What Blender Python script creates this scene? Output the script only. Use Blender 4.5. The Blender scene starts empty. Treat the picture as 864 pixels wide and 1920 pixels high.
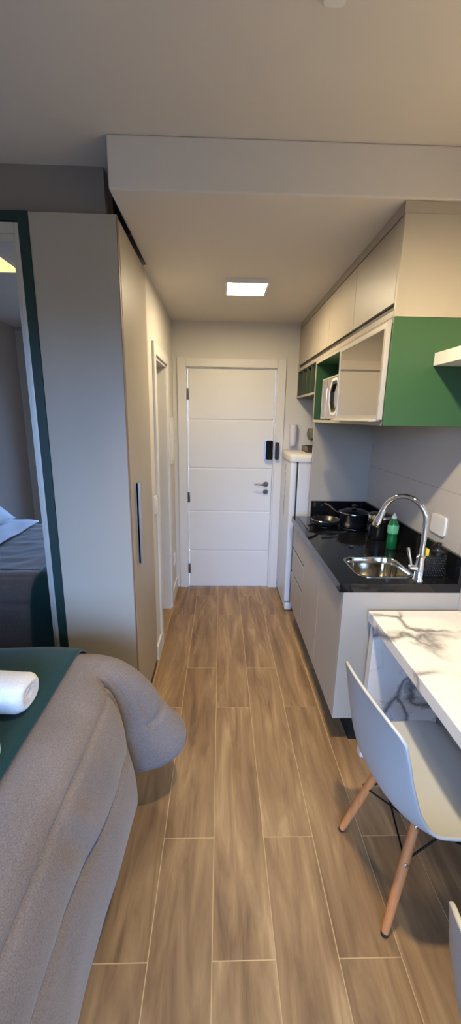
import bpy, bmesh, math, random
from mathutils import Vector, Matrix, noise as mn
random.seed(7)
PI = math.pi
scene = bpy.context.scene
COL = scene.collection

# ------------------------------------------------------------------ materials
def lin(c):
    return tuple(((v/255)/12.92 if v/255 <= .04045 else ((v/255+.055)/1.055)**2.4) for v in c)

class NT:
    def __init__(s, name):
        s.m = bpy.data.materials.new(name); s.m.use_nodes = True
        s.t = s.m.node_tree; s.t.nodes.clear()
        s.out = s.n('ShaderNodeOutputMaterial')
    def n(s, typ, **kw):
        nd = s.t.nodes.new(typ)
        for k, v in kw.items(): setattr(nd, k, v)
        return nd
    def l(s, a, b): s.t.links.new(a, b)
    def setin(s, sock, v):
        if hasattr(v, 'is_output') or isinstance(v, bpy.types.NodeSocket): s.l(v, sock)
        else: sock.default_value = v
    def math(s, op, a, b=None, c=None):
        nd = s.n('ShaderNodeMath', operation=op)
        s.setin(nd.inputs[0], a)
        if b is not None: s.setin(nd.inputs[1], b)
        if c is not None: s.setin(nd.inputs[2], c)
        return nd.outputs[0]
    def mix(s, f, a, b, blend='MIX'):
        nd = s.n('ShaderNodeMix', data_type='RGBA', blend_type=blend)
        s.setin(nd.inputs[0], f); s.setin(nd.inputs[6], a); s.setin(nd.inputs[7], b)
        return nd.outputs[2]
    def ramp(s, f, stops):
        nd = s.n('ShaderNodeValToRGB'); e = nd.color_ramp.elements
        while len(e) < len(stops): e.new(.5)
        for i, (p, c) in enumerate(stops):
            e[i].position = p; e[i].color = c if len(c) == 4 else (*c, 1)
        s.l(f, nd.inputs[0]); return nd.outputs[0]
    def noise(s, vec, scale, detail=4, rough=.5, dist=0):
        nd = s.n('ShaderNodeTexNoise'); nd.inputs['Scale'].default_value = scale
        nd.inputs['Detail'].default_value = detail; nd.inputs['Roughness'].default_value = rough
        nd.inputs['Distortion'].default_value = dist
        s.l(vec, nd.inputs['Vector']); return nd.outputs[0]
    def coord(s, scale=(1, 1, 1), loc=(0, 0, 0), rot=(0, 0, 0), which='Object'):
        tc = s.n('ShaderNodeTexCoord'); mp = s.n('ShaderNodeMapping')
        mp.inputs['Scale'].default_value = scale; mp.inputs['Location'].default_value = loc
        mp.inputs['Rotation'].default_value = rot
        s.l(tc.outputs[which], mp.inputs[0]); return mp.outputs[0]
    def bsdf(s, **kw):
        p = s.n('ShaderNodeBsdfPrincipled')
        for k, v in kw.items(): s.setin(p.inputs[k.replace('_', ' ')], v)
        s.l(p.outputs[0], s.out.inputs[0]); return p
    def bump(s, p, h, strength=.2, dist=.01):
        b = s.n('ShaderNodeBump'); b.inputs['Strength'].default_value = strength
        b.inputs['Distance'].default_value = dist
        s.l(h, b.inputs['Height']); s.l(b.outputs[0], p.inputs['Normal'])

def c4(c): return (*lin(c), 1)

def plain(name, rgb, rough=.5, metal=0, var=.06, scale=6, bump=0, bscale=200, stretch=(1, 1, 1), spec=.5, coat=0, sheen=0):
    k = NT(name); v = k.coord(stretch)
    n = k.noise(v, scale, 5)
    a = c4([min(255, x*(1+var)) for x in rgb]); b = c4([x*(1-var) for x in rgb])
    col = k.mix(n, b, a)
    p = k.bsdf(Base_Color=col, Roughness=rough, Metallic=metal)
    p.inputs['Specular IOR Level'].default_value = spec
    p.inputs['Coat Weight'].default_value = coat
    if sheen: p.inputs['Sheen Weight'].default_value = sheen
    if bump: k.bump(p, k.noise(v, bscale, 3), bump, .004)
    return k.m

def wood_floor():
    k = NT('wood_plank_porcelain')
    tc = k.n('ShaderNodeTexCoord'); sp = k.n('ShaderNodeSeparateXYZ'); k.l(tc.outputs['Object'], sp.inputs[0])
    X, Y = sp.outputs[0], sp.outputs[1]
    W, L = .2035, 1.11
    cx = k.math('DIVIDE', k.math('ADD', X, .2165+20*W), W)
    col = k.math('FLOOR', cx); fx = k.math('FRACT', cx)
    par = k.math('MODULO', col, 2)                       # column of X in -.2165..-.013 -> 20 -> even
    off = k.math('MULTIPLY', par, .372)
    cy = k.math('DIVIDE', k.math('ADD', k.math('ADD', Y, off), -1.227+20*L), L)
    row = k.math('FLOOR', cy); fy = k.math('FRACT', cy)
    dx = k.math('MULTIPLY', k.math('MINIMUM', fx, k.math('SUBTRACT', 1, fx)), W)
    dy = k.math('MULTIPLY', k.math('MINIMUM', fy, k.math('SUBTRACT', 1, fy)), L)
    d = k.math('MINIMUM', dx, dy)
    grout = k.math('LESS_THAN', d, .0015)
    wn = k.n('ShaderNodeTexWhiteNoise', noise_dimensions='2D')
    cb = k.n('ShaderNodeCombineXYZ'); k.l(col, cb.inputs[0]); k.l(row, cb.inputs[1]); k.l(cb.outputs[0], wn.inputs['Vector'])
    rnd = wn.outputs['Value']
    v = k.n('ShaderNodeCombineXYZ')
    k.l(k.math('MULTIPLY', X, 13), v.inputs[0]); k.l(k.math('MULTIPLY', Y, 1.7), v.inputs[1]); k.l(k.math('MULTIPLY', rnd, 37), v.inputs[2])
    n1 = k.noise(v.outputs[0], 1.0, 6, .6, .6)
    v2 = k.n('ShaderNodeCombineXYZ')
    k.l(k.math('MULTIPLY', X, 60), v2.inputs[0]); k.l(k.math('MULTIPLY', Y, 2.5), v2.inputs[1]); k.l(k.math('MULTIPLY', rnd, 91), v2.inputs[2])
    n2 = k.noise(v2.outputs[0], 1.0, 5, .6, .3)
    v3 = k.n('ShaderNodeCombineXYZ')
    k.l(k.math('MULTIPLY', X, 22), v3.inputs[0]); k.l(k.math('MULTIPLY', Y, 3.0), v3.inputs[1]); k.l(k.math('MULTIPLY', rnd, 53), v3.inputs[2])
    n3 = k.noise(v3.outputs[0], 1.0, 3, .5, 1.0)
    base = k.ramp(n1, [(.26, lin((106, 79, 54))), (.44, lin((140, 109, 76))), (.56, lin((158, 126, 88))), (.74, lin((190, 158, 114)))])
    fine = k.ramp(n2, [(.3, (.88, .88, .88)), (.65, (1.05, 1.05, 1.05))])
    c = k.mix(.75, base, k.mix(1, base, fine, 'MULTIPLY'))
    streak = k.ramp(n3, [(.26, (.62, .60, .58)), (.40, (1, 1, 1))])
    c = k.mix(.6, c, k.mix(1, c, streak, 'MULTIPLY'))
    tone = k.math('ADD', k.math('MULTIPLY', rnd, .20), .89)
    tcol = k.n('ShaderNodeCombineColor'); [k.l(tone, tcol.inputs[i]) for i in range(3)]
    c = k.mix(1, c, tcol.outputs[0], 'MULTIPLY')
    c = k.mix(grout, c, c4((190, 160, 116)))
    p = k.bsdf(Base_Color=c, Roughness=.42)
    p.inputs['Specular IOR Level'].default_value = .4
    h = k.math('ADD', k.math('MULTIPLY', k.math('MINIMUM', d, .003), 200), k.math('MULTIPLY', n2, .15))
    k.bump(p, h, .25, .003)
    return k.m

def marble(name='white_veined_marble', off=0.0):
    k = NT(name); v = k.coord(loc=(off, off*.7, off*.3), rot=(.4, .3, .6))
    w = k.noise(v, 1.6, 4, .55, .3)
    vv = k.n('ShaderNodeMix', data_type='VECTOR'); vv.inputs[0].default_value = .35
    nz = k.n('ShaderNodeTexNoise'); nz.inputs['Scale'].default_value = 2.2; nz.inputs['Detail'].default_value = 5
    k.l(v, nz.inputs['Vector']); k.l(v, vv.inputs[4]); k.l(nz.outputs[1], vv.inputs[5])
    vo = k.n('ShaderNodeTexVoronoi', feature='DISTANCE_TO_EDGE'); vo.inputs['Scale'].default_value = 3.6
    k.l(vv.outputs[1], vo.inputs['Vector'])
    thin = k.ramp(vo.outputs['Distance'], [(0, (1, 1, 1)), (.012, (.75, .75, .75)), (.05, (0, 0, 0))])
    mask = k.ramp(k.noise(v, 3.1, 3), [(.38, (0, 0, 0)), (.54, (1, 1, 1))])
    f1 = k.mix(1, thin, mask, 'MULTIPLY')
    broad = k.noise(v, 2.4, 7, .6, 1.6)
    bb = k.math('ABSOLUTE', k.math('SUBTRACT', broad, .5))
    f2 = k.ramp(bb, [(0, (.8, .8, .8)), (.006, (.35, .35, .35)), (.016, (.06, .06, .06)), (.03, (0, 0, 0))])
    f2 = k.mix(1, f2, k.ramp(w, [(.46, (0, 0, 0)), (.62, (1, 1, 1))]), 'MULTIPLY')
    f = k.mix(1, f1, f2, 'LIGHTEN')
    c = k.mix(f, c4((236, 231, 222)), c4((122, 117, 117)))
    k.bsdf(Base_Color=c, Roughness=.32)
    return k.m

def heather(name, rgb, var=.16, bump=.35, sheen=.25, bscale=420, rough=.9):
    k = NT(name); v = k.coord()
    f = k.noise(v, 260, 2, .6); g = k.noise(v, 5, 4)
    m = k.math('ADD', k.math('MULTIPLY', f, .7), k.math('MULTIPLY', g, .3))
    c = k.ramp(m, [(.3, lin([x*(1-var) for x in rgb])), (.7, lin([min(255, x*(1+var)) for x in rgb]))])
    p = k.bsdf(Base_Color=c, Roughness=rough)
    p.inputs['Sheen Weight'].default_value = sheen; p.inputs['Specular IOR Level'].default_value = .2
    h = k.math('ADD', k.noise(v, bscale, 2), k.math('MULTIPLY', k.noise(v, 18, 3), 1.2))
    k.bump(p, h, bump, .003)
    return k.m

def emit(name, rgb, s):
    k = NT(name); v = k.coord()
    c = k.mix(k.noise(v, 2, 1), (*rgb, 1), (rgb[0]*.99, rgb[1]*.99, rgb[2]*.98, 1))
    e = k.n('ShaderNodeEmission'); k.l(c, e.inputs[0]); e.inputs[1].default_value = s
    k.l(e.outputs[0], k.out.inputs[0]); return k.m

def glass(name, rgb=(255, 255, 255), rough=.0, trans=.85):
    # thin clear pane / bottle wall: see-through with a fresnel gloss
    k = NT(name); v = k.coord()
    t = k.n('ShaderNodeBsdfTransparent'); g = k.n('ShaderNodeBsdfGlossy')
    t.inputs[0].default_value = c4(rgb); g.inputs['Roughness'].default_value = rough
    lw = k.n('ShaderNodeLayerWeight'); lw.inputs[0].default_value = .35
    f = k.math('ADD', k.math('MULTIPLY', lw.outputs['Fresnel'], .8), k.math('MULTIPLY', k.noise(v, 3, 1), .02))
    m = k.n('ShaderNodeMixShader'); k.l(f, m.inputs[0]); k.l(t.outputs[0], m.inputs[1]); k.l(g.outputs[0], m.inputs[2])
    k.l(m.outputs[0], k.out.inputs[0]); return k.m

def tile_wall():
    k = NT('large_format_beige_tile')
    tc = k.n('ShaderNodeTexCoord'); sp = k.n('ShaderNodeSeparateXYZ'); k.l(tc.outputs['Object'], sp.inputs[0])
    zz = k.math('FRACT', k.math('DIVIDE', k.math('ADD', sp.outputs[2], -1.335+6), .6))
    yy = k.math('FRACT', k.math('DIVIDE', k.math('ADD', sp.outputs[1], -1.73+12), 1.2))
    dz = k.math('MULTIPLY', k.math('MINIMUM', zz, k.math('SUBTRACT', 1, zz)), .6)
    dyy = k.math('MULTIPLY', k.math('MINIMUM', yy, k.math('SUBTRACT', 1, yy)), 1.2)
    g = k.math('LESS_THAN', k.math('MINIMUM', dz, dyy), .0012)
    n = k.noise(tc.outputs['Object'], 3, 5)
    c = k.mix(n, c4((186, 178, 170)), c4((196, 189, 180)))
    c = k.mix(g, c, c4((150, 143, 134)))
    p = k.bsdf(Base_Color=c, Roughness=.22); p.inputs['Specular IOR Level'].default_value = .45
    return k.m

def granite():
    k = NT('polished_black_granite'); v = k.coord()
    c = k.ramp(k.noise(v, 300, 3, .6), [(.35, (.004, .004, .005)), (.6, (.010, .010, .011)), (.75, (.03, .03, .032))])
    p = k.bsdf(Base_Color=c, Roughness=.07); p.inputs['Specular IOR Level'].default_value = .5
    return k.m

M = {}
M['wall'] = plain('white_wall_paint', (212, 207, 198), .75, var=.01, scale=2, bump=.06, bscale=90)
M['wallgrey'] = plain('grey_wall_paint', (184, 176, 168), .8, var=.02, bump=.06, bscale=90)
M['wallbrown'] = plain('taupe_wall_paint', (142, 130, 122), .85, var=.03, bump=.06, bscale=90)
M['ceil'] = plain('ceiling_paint', (214, 206, 196), .85, var=.01, scale=2, bump=.05, bscale=120)
M['trim'] = plain('white_lacquer_trim', (218, 214, 207), .45, var=.01)
M['door'] = plain('white_lacquer_door', (222, 219, 213), .4, var=.01)
M['floor'] = wood_floor()
M['cab'] = plain('warm_grey_laminate', (171, 161, 146), .45, var=.03, scale=3, stretch=(2, 2, .6), bump=.04, bscale=150)
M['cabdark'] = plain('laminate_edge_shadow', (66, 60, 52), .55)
M['edge'] = plain('copper_edge_band', (140, 112, 90), .5)
M['green'] = plain('green_laminate', (52, 88, 54), .42, var=.05, scale=4)
M['greenshade'] = plain('green_laminate_shaded', (70, 82, 62), .5)  # green laminate darkened, the bottle rack's inner shadow put into its colour
M['greendark'] = plain('dark_green_laminate', (24, 48, 44), .45, var=.06)
M['alu'] = plain('brushed_aluminium', (205, 207, 210), .28, 1, var=.03, scale=40, stretch=(1, 1, .05))
M['alulight'] = plain('satin_aluminium_profile', (202, 197, 188), .38, .55, var=.02)
M['steel'] = plain('polished_steel', (222, 218, 210), .10, 1, var=.03)
M['chrome'] = plain('chrome', (236, 236, 238), .04, 1, var=.01)
M['mirror'] = plain('mirror_silver', (226, 229, 232), .0, 1, var=.004)
M['mirrorwarm'] = plain('reflecta_mirror', (205, 196, 184), .02, 1, var=.004)
M['granite'] = granite()
M['tile'] = tile_wall()
M['marble'] = marble()
M['marble2'] = marble('white_veined_marble_leg', 3.3)
M['black'] = plain('black_plastic', (20, 20, 21), .35, var=.1)
M['blackglass'] = plain('black_ceramic_glass', (9, 9, 10), .05, var=.1, coat=.5)
M['blackmatte'] = plain('matte_black', (14, 13, 13), .7, var=.1)
M['nonstick'] = plain('black_nonstick_coating', (24, 24, 26), .28, var=.08)
M['darkmetal'] = plain('dark_nickel', (120, 116, 110), .3, 1, var=.05)
M['fridge'] = plain('white_enamel', (214, 214, 214), .3, var=.01)
M['fridgecap'] = plain('white_plastic_cap', (212, 208, 200), .4, var=.01)
M['gasket'] = plain('dark_grey_gasket', (52, 52, 54), .7)
M['plastic'] = plain('white_switch_plastic', (226, 223, 218), .4, var=.01)
M['lilac'] = plain('pale_lilac_plastic', (206, 200, 206), .35, var=.03)
M['chair'] = plain('white_polypropylene', (184, 184, 180), .42, var=.01, bump=.03, bscale=500)
M['beech'] = plain('beech_wood', (204, 128, 72), .5, var=.14, scale=5, stretch=(18, 18, 1.2), bump=.1, bscale=60)
M['rubber'] = plain('dark_rubber', (40, 34, 30), .8)
M['wire'] = plain('black_steel_wire', (16, 15, 15), .4, .5)
M['comforter'] = heather('grey_heather_comforter', (124, 113, 106))
M['runner'] = heather('teal_velvet', (20, 58, 57), var=.14, bump=.2, sheen=.25, bscale=300)
M['towel'] = heather('white_terry', (236, 234, 232), var=.04, bump=.9, bscale=160, sheen=.3)
M['linen'] = heather('white_cotton', (214, 218, 224), var=.03, bump=.15)
M['sheetgrey'] = heather('pale_grey_cotton', (160, 164, 170), var=.04, bump=.15)
M['bedbase'] = heather('grey_bed_base_fabric', (110, 110, 112))
M['curtain'] = heather('dark_plum_curtain', (72, 62, 74), var=.1)
M['trayb'] = plain('dark_brown_wood', (58, 44, 36), .5, var=.15, scale=4, stretch=(1, 12, 12))
M['trayb2'] = plain('grey_brown_tray_end', (120, 106, 92), .5, var=.08)
M['clear'] = glass('clear_glass', (250, 250, 248), .02)
M['pane'] = glass('window_glass', (244, 248, 250), .0)
M['greensoap'] = plain('green_liquid_soap', (12, 92, 48), .12, var=.1, coat=.4)
M['label'] = plain('green_bottle_label', (92, 164, 120), .4, var=.2, scale=60)
M['cap'] = plain('pale_bottle_cap', (206, 208, 204), .4)
M['sponge'] = plain('yellow_sponge', (226, 196, 60), .95, var=.1, scale=120, bump=.6, bscale=220)
M['lidglass'] = glass('smoky_lid_glass', (150, 148, 144), .05)
M['sticker'] = plain('faded_sticker_print', (168, 140, 118), .6, var=.2, scale=60)
M['sticker2'] = plain('faded_grey_print', (168, 160, 150), .6, var=.2, scale=60)
M['emit'] = emit('led_diffuser_corridor', (1, .82, .54), 46)
M['emit3'] = emit('led_diffuser_bed', (1, .80, .36), .75)

# ------------------------------------------------------------------ helpers
def woff(o):
    v = Vector((0, 0, 0))
    while o: v += o.location; o = o.parent
    return v

def thing(name, label, cat, loc=(0, 0, 0), group=None):
    o = bpy.data.objects.new(name, None); COL.objects.link(o); o.location = loc; o.empty_display_size = .1
    o['label'] = label; o['category'] = cat
    if group: o['group'] = group
    return o

def tag(o, label, cat, group=None):
    o['label'] = label; o['category'] = cat
    if group: o['group'] = group
    return o

def obj(name, bm, mat, parent=None, smooth=None, label=None, loc=None):
    """bm holds WORLD coordinates; origin goes to parent's origin, or to the base centre of the mesh"""
    if parent is not None: o_off = woff(parent)
    elif loc is not None: o_off = Vector(loc)
    else:
        xs = [v.co for v in bm.verts]
        o_off = Vector(((min(c.x for c in xs)+max(c.x for c in xs))/2, (min(c.y for c in xs)+max(c.y for c in xs))/2, min(c.z for c in xs)))
    bmesh.ops.translate(bm, verts=bm.verts, vec=-o_off)
    bmesh.ops.recalc_face_normals(bm, faces=bm.faces)
    me = bpy.data.meshes.new(name); bm.to_mesh(me); bm.free()
    mats = mat if isinstance(mat, (list, tuple)) else [mat]
    for m in mats: me.materials.append(m)
    if smooth is not None:
        me.shade_smooth()
        if smooth < 180: me.set_sharp_from_angle(angle=math.radians(smooth))
    o = bpy.data.objects.new(name, me); COL.objects.link(o)
    if parent is not None: o.parent = parent
    else: o.location = o_off
    if label: o['label'] = label
    return o

def struct(name, bm, mat, smooth=None):
    o = obj(name, bm, mat, None, smooth, loc=(0, 0, 0)); o['kind'] = 'structure'; return o

def B(): return bmesh.new()

def box(bm, x0, x1, y0, y1, z0, z1, bev=0, seg=2, mi=0):
    r = bmesh.ops.create_cube(bm, size=1)
    vs = r['verts']
    for v in vs:
        v.co = Vector(((x0+x1)/2+v.co.x*(x1-x0), (y0+y1)/2+v.co.y*(y1-y0), (z0+z1)/2+v.co.z*(z1-z0)))
    fs = {f for v in vs for f in v.link_faces}
    for f in fs: f.material_index = mi
    if bev > 0:
        es = {e for v in vs for e in v.link_edges}
        bmesh.ops.bevel(bm, geom=list(es), offset=bev, segments=seg, affect='EDGES', profile=.5)
    return bm

def bx(*a, **k): return box(B(), *a, **k)

def ring_loft(bm, rings, closed=True, cap=True):
    vr = [[bm.verts.new(p) for p in r] for r in rings]
    n = len(rings[0])
    for a, b in zip(vr[:-1], vr[1:]):
        for i in range(n if closed else n-1):
            j = (i+1) % n
            bm.faces.new((a[i], a[j], b[j], b[i]))
    if cap and closed:
        bm.faces.new(vr[0][::-1]); bm.faces.new(vr[-1])
    return vr

def lathe(bm, prof, c=(0, 0, 0), n=32, cap=True, axis='Z'):
    rings = []
    for r, z in prof:
        ring = []
        for i in range(n):
            a = 2*PI*i/n
            p = (r*math.cos(a), r*math.sin(a), z)
            if axis == 'X': p = (p[2], p[0], p[1])
            if axis == 'Y': p = (p[0], p[2], p[1])
            ring.append(Vector(p)+Vector(c))
        rings.append(ring)
    ring_loft(bm, rings, True, cap); return bm

def tube(bm, pts, r, n=12, cap=True):
    pts = [Vector(p) for p in pts]
    rr = r if isinstance(r, (list, tuple)) else [r]*len(pts)
    rings = []; prev = None
    for i, p in enumerate(pts):
        t = (pts[min(i+1, len(pts)-1)]-pts[max(i-1, 0)]).normalized()
        if prev is None:
            ref = Vector((0, 0, 1)) if abs(t.z) < .9 else Vector((1, 0, 0))
            u = t.cross(ref).normalized()
        else:
            u = (prev-t*prev.dot(t)).normalized()
        prev = u; w = t.cross(u)
        rings.append([p+(u*math.cos(2*PI*k/n)+w*math.sin(2*PI*k/n))*rr[i] for k in range(n)])
    ring_loft(bm, rings, True, cap); return bm

def spline(pts, n=10):
    pts = [Vector(p) for p in pts]; out = []
    P = [pts[0]*2-pts[1]]+pts+[pts[-1]*2-pts[-2]]
    for i in range(1, len(P)-2):
        a, b, c, d = P[i-1:i+3]
        for k in range(n):
            t = k/n
            out.append(.5*((2*b)+(c-a)*t+(2*a-5*b+4*c-d)*t*t+(3*b-a-3*c+d)*t**3))
    out.append(pts[-1]); return out

def rrect(x0, x1, y0, y1, r, n=6):
    pts = []
    for cx, cy, a0 in ((x1-r, y1-r, 0), (x0+r, y1-r, PI/2), (x0+r, y0+r, PI), (x1-r, y0+r, 3*PI/2)):
        for i in range(n+1):
            a = a0+PI/2*i/n; pts.append((cx+r*math.cos(a), cy+r*math.sin(a)))
    return pts

def prism(bm, pts2, z0, z1, plane='XY'):
    f = {'XY': lambda p, z: (p[0], p[1], z), 'YZ': lambda p, z: (z, p[0], p[1]), 'XZ': lambda p, z: (p[0], z, p[1])}[plane]
    ring_loft(bm, [[f(p, z0) for p in pts2], [f(p, z1) for p in pts2]]); return bm

def frame_yz(bm, x0, x1, ya, yb, za, zb, w):
    box(bm, x0, x1, ya, ya+w, za, zb); box(bm, x0, x1, yb-w, yb, za, zb)
    box(bm, x0, x1, ya+w, yb-w, za, za+w); box(bm, x0, x1, ya+w, yb-w, zb-w, zb); return bm

def frame_xz(bm, y0, y1, xa, xb, za, zb, w):
    box(bm, xa, xa+w, y0, y1, za, zb); box(bm, xb-w, xb, y0, y1, za, zb)
    box(bm, xa+w, xb-w, y0, y1, za, za+w); box(bm, xa+w, xb-w, y0, y1, zb-w, zb); return bm

# ------------------------------------------------------------------ dimensions
D = 3.655          # entry-door wall
XL = -.435         # corridor left wall
XR = 1.15          # right wall
RX = -2.40         # bedroom left wall
YB = -1.30         # window wall behind the camera
ZC, ZR = 2.485, 2.655
WY0, WY1 = 1.80, 2.39   # wardrobe
CY0, CY1 = 1.675, 2.955 # kitchen counter
BATH0, BATH1, BATHZ = 2.655, 3.205, 2.065

# ------------------------------------------------------------------ room shell
struct('floor', bx(RX-.1, XR+.1, YB-.1, D+.1, -.05, 0), M['floor'])
struct('ceiling', bx(RX-.1, XR+.1, YB-.1, 2.45, ZR, ZR+.08), M['ceil'])
b = B(); box(b, XL+.015, XR+.05, 1.668, D+.1, ZC, ZR, .006); box(b, XL-.2, XL+.02, WY1+.006, D+.1, ZC, ZR); struct('ceiling.001', b, M['ceil'])
struct('wall_right', bx(XR, XR+.1, YB-.1, D+.1, 0, ZR), M['tile'])
struct('wall_left', bx(RX-.1, RX, YB-.1, 2.45, 0, ZR), M['wallgrey'])
b = B()   # end wall with the entry door opening
box(b, XL-.15, -.325, D, D+.12, 0, ZC); box(b, .512, XR+.1, D, D+.12, 0, ZC); box(b, -.325, .512, D, D+.12, 2.125, ZC)
struct('wall_end', b, M['wall'])
b = B()   # corridor wall with the bathroom door opening
box(b, XL-.13, XL, WY1+.004, BATH0, 0, ZC); box(b, XL-.13, XL, BATH1, D, 0, ZC); box(b, XL-.13, XL, BATH0, BATH1, BATHZ, ZC)
struct('wall_corridor', b, M['wall'])
b = B()   # bathroom shell behind that opening
box(b, -1.6, XL-.13, 2.41, 2.45, 0, ZC); box(b, -1.6, XL-.13, D, D+.05, 0, ZC); box(b, -1.64, -1.6, 2.41, D+.05, 0, ZC); box(b, -1.64, XL-.13, 2.41, D+.05, ZC, ZC+.04)
struct('wall_bathroom', b, M['wallgrey'])
b = B(); box(b, -1.64, XL-.05, 2.41, D+.05, -.05, -.001); struct('floor.001', b, M['floor'])
struct('wall_over_wardrobe', bx(RX, -.485, 1.86, 1.90, 2.468, ZR), M['wallbrown'])
struct('gap_shade_backing', bx(-.485, XL+.02, 1.99, 2.01, 2.468, ZR), M['blackmatte'])  # black backing added to paint the darkness of the gap above the wardrobe
struct('wall_behind_wardrobe', bx(RX, XL-.13, 2.40, 2.45, 0, ZR), M['wallgrey'])
b = B()   # window wall
wx0, wx1, wz0, wz1 = -1.88, .70, .12, 2.28
box(b, RX-.1, wx0, YB-.12, YB, 0, ZR); box(b, wx1, XR+.1, YB-.12, YB, 0, ZR)
box(b, wx0, wx1, YB-.12, YB, 0, wz0); box(b, wx0, wx1, YB-.12, YB, wz1, ZR)
struct('wall_window', b, M['wall'])
wf = struct('window_1', frame_xz(B(), YB-.09, YB-.02, wx0, wx1, wz0, wz1, .06), M['black'])
b = B(); box(b, (wx0+wx1)/2-.035, (wx0+wx1)/2+.035, YB-.085, YB-.03, wz0+.06, wz1-.06)
obj('mullion', b, M['black'], wf)
obj('glass_pane', bx(wx0+.06, wx1-.06, YB-.058, YB-.054, wz0+.06, wz1-.06), M['pane'], wf)

# baseboards
b = B(); box(b, XL, XL+.014, WY1+.03, BATH0-.075, 0, .115, .003); struct('baseboard_left', b, M['trim'])
b = B(); box(b, XL, XL+.014, BATH1+.075, D, 0, .115, .003); struct('baseboard_left.001', b, M['trim'])
b = B(); box(b, XL+.014, -.402, D-.014, D, 0, .115, .003); struct('baseboard_end', b, M['trim'])

# bathroom doorway: casing, lining, open leaf
b = B()
for y0, y1 in ((BATH0-.07, BATH0), (BATH1, BATH1+.07)): box(b, XL, XL+.016, y0, y1, 0, BATHZ+.07, .003)
box(b, XL, XL+.016, BATH0, BATH1, BATHZ, BATHZ+.07, .003)
t1 = struct('trim_2', b, M['trim'])
b = B(); box(b, XL-.13, XL+.002, BATH0-.001, BATH0+.018, 0, BATHZ); box(b, XL-.13, XL+.002, BATH1-.018, BATH1+.001, 0, BATHZ); box(b, XL-.13, XL+.002, BATH0, BATH1, BATHZ-.018, BATHZ)
obj('lining', b, M['trim'], t1)
d2 = struct('door_2', bx(-1.08, XL-.09, BATH1-.06, BATH1-.025, .01, BATHZ-.025, .003), M['trim'])
obj('door_stop', bx(XL-.085, XL-.07, BATH1-.032, BATH1-.018, 0, BATHZ-.02), M['trim'], d2)

# entry door
DL, DR, DT = -.302, .487, 2.098
dr = struct('door_1', None or B(), M['door']) if False else None
b = B()
zs = [0.006, .425, .857, 1.284, 1.715, DT]
gz = [.389, .790, 1.209, 1.657]
edges = [.006]+gz+[DT]
for i in range(5):
    box(b, DL, DR, D+.006, D+.05, edges[i]+(.0045 if i else 0), edges[i+1]-(.0045 if i < 4 else 0), .004, 2)
box(b, DL+.002, DR-.002, D+.0115, D+.048, .008, DT-.002)
door = struct('door_1', b, M['door'])
b = B()   # architrave
fo = .078
for x0, x1 in ((DL-.014-fo, DL-.014), (DR+.014, DR+.014+fo)): box(b, x0, x1, D-.018, D+.004, 0, DT+.012+fo, .004)
box(b, DL-.014, DR+.014, D-.018, D+.004, DT+.012, DT+.012+fo, .004)
obj('architrave', b, M['trim'], door)
b = B(); box(b, DL-.03, DL-.004, D, D+.1, 0, DT+.03); box(b, DR+.004, DR+.03, D, D+.1, 0, DT+.03); box(b, DL-.03, DR+.03, D, D+.1, DT+.004, DT+.03)
obj('door_jamb', b, M['trim'], door)
for z in (.20, .93, 1.88):
    b = B(); box(b, DL-.012, DL+.012, D-.0005, D+.008, z-.05, z+.05, .001); tube(b, [(DL-.002, D-.003, z-.05), (DL-.002, D-.003, z+.05)], .006, 10)
    obj('hinge', b, M['darkmetal'], door, 40)
hz = 1.062; hx = .434
b = B(); lathe(b, [(.024, 0), (.025, -.004), (.022, -.009)], (hx, D+.006, hz), 28, axis='Y')
tube(b, spline([(hx, D, hz), (hx, D-.045, hz), (hx-.02, D-.053, hz+.001), (hx-.06, D-.053, hz+.004), (hx-.115, D-.05, hz+.006)], 6), [.009]*6+[.010]*6+[.0085]*6+[.007]*7, 12)
obj('lever_handle', b, M['darkmetal'], door, 40)
b = B(); lathe(b, [(.023, 0), (.024, -.004), (.020, -.009)], (hx, D+.006, hz-.075), 28, axis='Y'); box(b, hx-.003, hx+.003, D-.006, D, hz-.084, hz-.066)
obj('lock_rosette', b, M['darkmetal'], door, 40)
lk = thing('digital_lock', 'black digital lock with silver side on the white entry door', 'lock', (.443, D+.005, 1.30))
b = B(); ring = rrect(.408, .483, 1.296, 1.478, .016)
prism(b, ring, D-.022, D+.005, 'XZ'); obj('silver_body', b, M['alu'], lk, 40)
b = B(); ring = rrect(.418, .484, 1.30, 1.474, .014); prism(b, ring, D-.034, D-.0225, 'XZ'); obj('touch_cover', b, M['blackglass'], lk, 40)
b = B(); box(b, .484, .4925, D-.018, D-.006, 1.37, 1.40); obj('bolt', b, M['alu'], lk)
b = B(); ring = rrect(.505, .540, 1.303, 1.461, .012); prism(b, ring, D-.05, D-.0185, 'XZ')
tag(obj('lock_keeper', b, M['black'], None, 40), 'narrow black lock keeper on the architrave beside the digital lock', 'lock keeper')

# wall plates
def plate(name, label, cat, y0, y1, z0, z1, x=XL, buttons=1, group=None):
    t = thing(name, label, cat, (x, (y0+y1)/2, z0), group)
    b = B(); prism(b, rrect(y0, y1, z0, z1, .008), x, x+.009, 'YZ'); obj('cover_plate', b, M['plastic'], t, 40)
    if buttons:
        h = (z1-z0-.03)/buttons
        for i in range(buttons):
            b = B(); box(b, x+.009, x+.015, y0+.012, y1-.012, z0+.015+i*h+.002, z0+.015+(i+1)*h-.002, .002); obj('rocker', b, M['plastic'], t)
    return t
plate('light_switch', 'white light switch on corridor wall between wardrobe and bathroom doorway', 'light switch', 2.50, 2.575, 1.045, 1.165, buttons=2)
plate('wall_outlet', 'low white power outlet near the floor beside the entry door', 'outlet', 3.46, 3.535, .30, .42)
t = thing('breaker_panel', 'slim white breaker panel cover on corridor wall beside entry door', 'breaker panel', (XL, 3.50, 1.27))
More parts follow.
